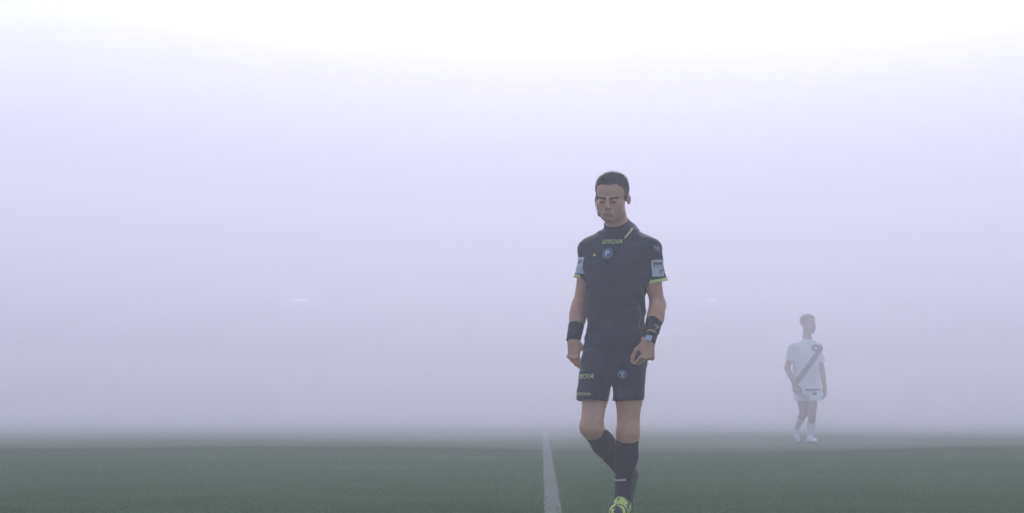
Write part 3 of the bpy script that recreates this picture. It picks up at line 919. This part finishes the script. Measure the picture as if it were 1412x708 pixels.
# ======================= far player =======================
D0 = 26.0
root_w2 = world_pt(1112, 548, D0); root_w2[2] = 0.0
root_w = root_w2
ply = empty('person', tuple(root_w2))
tag(ply, 'footballer in white kit with a dark diagonal sash, walking far back in the fog', 'person')
YAW = R(-24); TA = frame(YAW)
HC = P(1114.5, 448.5, 0); HA = frame(R(-38), R(2)); HS = 1.03
B = Field((-.42, -.40, -.02), (.42, .48, 1.86), .0055)
add_head(B, HC, HA, HS)
neck0 = P(1113, 468, .02)
B.cap(HC - HA[1] * .03 + V3(0, 0, -.04), neck0, .051, .056, .03); B.cap(neck0, P(1112, 478, .02), .062, .08, .04)
B.loft([row(478, 1098, 1124, .08, .02), row(495, 1096, 1126, .10), row(515, 1099, 1125, .09), row(530, 1099, 1126, .1), row(545, 1098, 1128, .1)], YAW, .03)
rS, rE, rW = P(1094, 480, -.08), P(1085.5, 508, -.02), P(1095, 529, -.16)
lS, lE, lW = P(1127, 481, .07), P(1133, 510, .09), P(1137, 534, .02)
for S, E, W in ((rS, rE, rW), (lS, lE, lW)):
    B.cap(S, E, .048, .040, .02); B.cap(E, E + (W - E) * .45, .039, .039, .02); B.cap(E + (W - E) * .35, W, .039, .028, .02)
add_hand(B, rW, unit(V3(.22, -.1, -1)), V3(.6, .8, .1), V3(.8, -.6, 0), [(36, 40, 25)] * 3 + [(44, 44, 25)], [(.72, .25, .62), (.86, .05, .45), (.9, -.1, .3)], 1.1)
add_hand(B, lW, unit(V3(.05, -.1, -1)), V3(-.8, .6, 0), V3(-.6, -.8, 0), [(30, 36, 22)] * 3 + [(40, 40, 25)], [(.72, .25, .62), (.86, .05, .45), (.9, -.1, .3)], 1.1)
rH, rK, rA = P(1107, 538, 0), P(1108, 571, .02), P(1098.5, 590, .34)
lH, lK, lA = P(1119, 538, 0), P(1119.5, 576, -.16), P(1117, 603, -.10)
mids = []
for Hh, K, A_, s in ((rH, rK, rA, -1), (lH, lK, lA, 1)):
    B.cap(Hh, Hh + (K - Hh) * .6, .074, .066, .03); B.cap(Hh + (K - Hh) * .5, K, .066, .051, .03)
    mid = K + (A_ - K) * .35 + V3(0, .012, 0); mids.append(mid)
    B.cap(K, mid, .047, .048, .03); B.cap(mid, A_, .047, .031, .03)
lT = lA + V3(.08, -.16, 0); lT[2] = .04
B.cap(lA + V3(0, .03, -.03), lT, .032, .03, .02)
tdir = unit(V3(.02, -.45, -.80)); tup = V3(0, -.80, .5); tup = unit(tup - tdir * (tup @ tdir))
rheel = rA - tup * .078 - tdir * .055
B.cap(rA, rheel + tup * .035 + tdir * .15, .028, .024, .02)
M_skin2 = skin_mat('fair_skin', (0.34, 0.20, 0.15), (0.16, 0.11, 0.095), (0.28, 0.13, 0.11))
body2 = field_obj('body', B, M_skin2, ply, smooth=2, attrs={'beard': beard, 'lip': lips})
add_strands(field_obj('hair', hair_field(HC, HA, HS, .004, .010, .016, 13, .003), M_hair, ply, smooth=1), HC, HA, HS, 3000, .016, .008)
for s in (-1, 1):
    e = Field(hw(s * .031, .09, 0) - .04, hw(s * .031, .09, 0) + .04, .0018)
    e.ell(hw(s * .031, .089, -.003), (.0125 * HS, .006 * HS, .0045 * HS), HA, 0)
    field_obj('eye', e, M_eye, ply, smooth=1)

# white jersey with the dark sash woven in
m, nt, bs = new_mat('white_jersey_with_sash'); bs.inputs['Roughness'].default_value = .75
tc = nt.nodes.new('ShaderNodeTexCoord')
a0 = P(1127, 487, 0); a1 = P(1095, 529, 0)
du = unit((a1 - a0) * V3(1, 0, 1)); nrm = V3(-du[2], 0, du[0]); off = float(a0 @ nrm)
dp = nt.nodes.new('ShaderNodeVectorMath'); dp.operation = 'DOT_PRODUCT'; dp.inputs[1].default_value = tuple(nrm)
nt.links.new(tc.outputs['Object'], dp.inputs[0])
sb_ = nt.nodes.new('ShaderNodeMath'); sb_.operation = 'SUBTRACT'; sb_.inputs[1].default_value = off; nt.links.new(dp.outputs['Value'], sb_.inputs[0])
ab = nt.nodes.new('ShaderNodeMath'); ab.operation = 'ABSOLUTE'; nt.links.new(sb_.outputs[0], ab.inputs[0])
ls = nt.nodes.new('ShaderNodeMapRange'); ls.inputs[1].default_value = .030; ls.inputs[2].default_value = .042; ls.inputs[3].default_value = 1; ls.inputs[4].default_value = 0; nt.links.new(ab.outputs[0], ls.inputs[0])
base = mixc(noise(14, 4).outputs['Fac'], (.70, .70, .72), (.82, .82, .83))
nt.links.new(mixc(ls.outputs[0], base, (.020, .022, .045)), bs.inputs['Base Color'])
M_jer2 = m
M_wshort = mat('white_shorts_cloth', (.70, .70, .72), (.82, .82, .83), .75, 14)
M_wsock = mat('white_sock_knit', (.66, .66, .68), (.8, .8, .8), .85, 30)
M_wboot = mat('white_boot', (.62, .63, .66), (.8, .8, .82), .5, 30)
M_navy = mat('navy_print', (.02, .022, .05), (.035, .036, .07), .7, 30)

lo, hi = (-.40, -.30, zz(546)), (.40, .32, zz(460))
U = Field(lo, hi, .005); C = Field(lo, hi, .005)
rows = [row(470, 1104, 1121, .07, .02), row(474, 1096, 1127, .09, .02), row(484, 1092, 1131, .115), row(500, 1092, 1130, .13, -.01), row(518, 1094.5, 1129.5, .122), row(532, 1094, 1131, .128), row(540, 1094, 1132, .13)]
fs = folds(.009, 61); fs2 = slant(.009, 63)
for f, zl in ((U, zz(546)), (C, zz(537))):
    f.loft(rows, YAW, .02, zlo=zl, disp=fs)
    f.cap(P(1109, 473, .0), P(1095, 478, -.08), .055, .053, .045); f.cap(P(1117, 473, .03), P(1127, 479, .07), .055, .053, .045)
for S, c1 in ((rS, P(1089.5, 497, -.05)), (lS, P(1131, 499, .08))):
    n = unit(c1 - S)
    U.cap(S, c1 + n * .05, .064, .072, .03, disp=fs2); C.cap(S, c1 + n * .05, .064, .072, .03, disp=fs2, cuts=[(c1, unit(n + V3(0, 0, -.4)))])
for f in (U, C): f.cap(P(1112.5, 474, .02), P(1113, 469, .02), .074, .068, .02)
j2 = field_obj('jersey', shell(U, C, .007), M_jer2, ply, smooth=2); jb = bvh_of(j2)
ref = ply
cr = on_cloth('crest', poly_bm(disc(.046, sy=1.1)), 1123.5, 480, M_navy, jb, off=.003)
on_cloth('crest_figure', poly_bm(disc(.018)), 1123.5, 480, M_white, jb, off=.006, parent=cr)
lo, hi = (-.34, -.36, zz(562)), (.34, .30, zz(528))
U = Field(lo, hi, .005); C = Field(lo, hi, .005)
rows = [row(530, 1096, 1130, .12), row(538, 1095, 1133, .132), row(545, 1097, 1132, .12), row(549, 1101, 1128, .09)]
for f in (U, C): f.loft(rows, YAW, .02, disp=fs)
for a, c1, dn in ((P(1106, 540, 0), P(1105.5, 553, .0), V3(0, 0, -1)), (P(1121, 540, 0), P(1123.5, 553, -.06), V3(0, 0, -1))):
    n = unit(c1 - a)
    U.cap(a, c1 + n * .05, .10, .105, .02, disp=fs2); C.cap(a, c1 + n * .05, .10, .105, .02, disp=fs2, cuts=[(c1, dn)])
s2 = field_obj('shorts', shell(U, C, .007), M_wshort, ply, smooth=2); sb = bvh_of(s2)
on_cloth('shorts_print', poly_bm(rect(-.10, .015, .09, .045), rect(-.02, -.04, .035, .008)), 1123, 541, M_navy, sb, off=.004)
for (K, A_, mid, s) in ((rK, rA, mids[0], -1), (lK, lA, mids[1], 1)):
    f = Field(np.minimum(K, A_) - .1, np.maximum(K, A_) + .1, .004)
    n = unit(A_ - K); cp = K + (A_ - K) * .30
    f.cap(K, mid, .053, .054, .03, cuts=[(cp, -n)]); f.cap(mid, A_, .053, .038, .03, cuts=[(cp, -n)])
    field_obj('sock', f, M_wsock if s > 0 else M_wsock, ply, smooth=2)
heel = lA + V3(-.02, .055, 0); heel[2] = .002
bo, pt, sd_ = boot(heel, heel + unit(V3(.30, -1, 0)) * .27, V3(0, 0, 1), lA + V3(0, 0, -.01), M_wboot, w=.86); bo.parent = ply
bo, pt, sd_ = boot(rheel, rheel + tdir * .25, tup, rA, M_wboot, w=.84); bo.parent = ply

# ======================= lamps glowing in the fog =======================
def lamp_bar(px, py, y, w, hh, label, power):
    c = world_pt(px, py, y)
    r = empty('lamp', (c[0], c[1], 0.0)); tag(r, label, 'lamp', 'strip lamps in the fog')
    def bx(name, x0, y0, z0, x1, y1, z1, mm, bev=.01):
        bm = bmesh.new(); bmesh.ops.create_cube(bm, size=1)
        for v in bm.verts: v.co = (x0 + (v.co.x + .5) * (x1 - x0), y0 + (v.co.y + .5) * (y1 - y0), z0 + (v.co.z + .5) * (z1 - z0))
        bmesh.ops.bevel(bm, geom=bm.edges[:], offset=bev, segments=2, affect='EDGES')
        me = bpy.data.meshes.new(name); bm.to_mesh(me); bm.free(); return link(name, me, mm, r)
    M_case = mat('grey_lamp_metal', (.18, .18, .19), (.26, .26, .27), .5, 20)
    ml_, nt_, b_ = new_mat('lit_lamp_glass'); b_.inputs['Base Color'].default_value = (.8, .8, .8, 1)
    b_.inputs['Emission Color'].default_value = (.93, .93, 1, 1); b_.inputs['Emission Strength'].default_value = power
    z = c[2]
    bx('diffuser', -w / 2, -.03, z - hh / 2, w / 2, .0, z + hh / 2, ml_)
    bx('housing', -w / 2 - .03, .003, z - hh / 2 - .03, w / 2 + .03, .10, z + hh / 2 + .03, M_case)
    bm = bmesh.new(); bmesh.ops.create_cone(bm, cap_ends=True, segments=16, radius1=.03, radius2=.022, depth=z - hh / 2 - .03)
    for v in bm.verts: v.co.z += (z - hh / 2 - .03) / 2; v.co.y += .06
    me = bpy.data.meshes.new('post'); bm.to_mesh(me); bm.free(); link('post', me, M_case, r)
lamp_bar(413.5, 414.5, 70, .75, .05, 'faint white strip of light glowing in the fog left of the referee', 16)
lamp_bar(978, 413.5, 70, .55, .05, 'faint white strip of light glowing in the fog between the referee and the white player', 12)

# ------------------------------------------------------------------ render settings
scene.render.engine = 'CYCLES'
cy = scene.cycles
cy.use_denoising = True
try: cy.denoiser = 'OPENIMAGEDENOISE'
except Exception: pass
cy.max_bounces = 10; cy.volume_bounces = 6; cy.diffuse_bounces = 3; cy.glossy_bounces = 2; cy.transmission_bounces = 2; cy.transparent_max_bounces = 16
cy.sample_clamp_indirect = 4
cy.filter_width = 1.5
vs = scene.view_settings
scene.display_settings.display_device = 'sRGB'
vs.view_transform = 'Standard'; vs.look = 'None'; vs.gamma = 1; vs.use_curve_mapping = False
vs.exposure = EXPOSURE
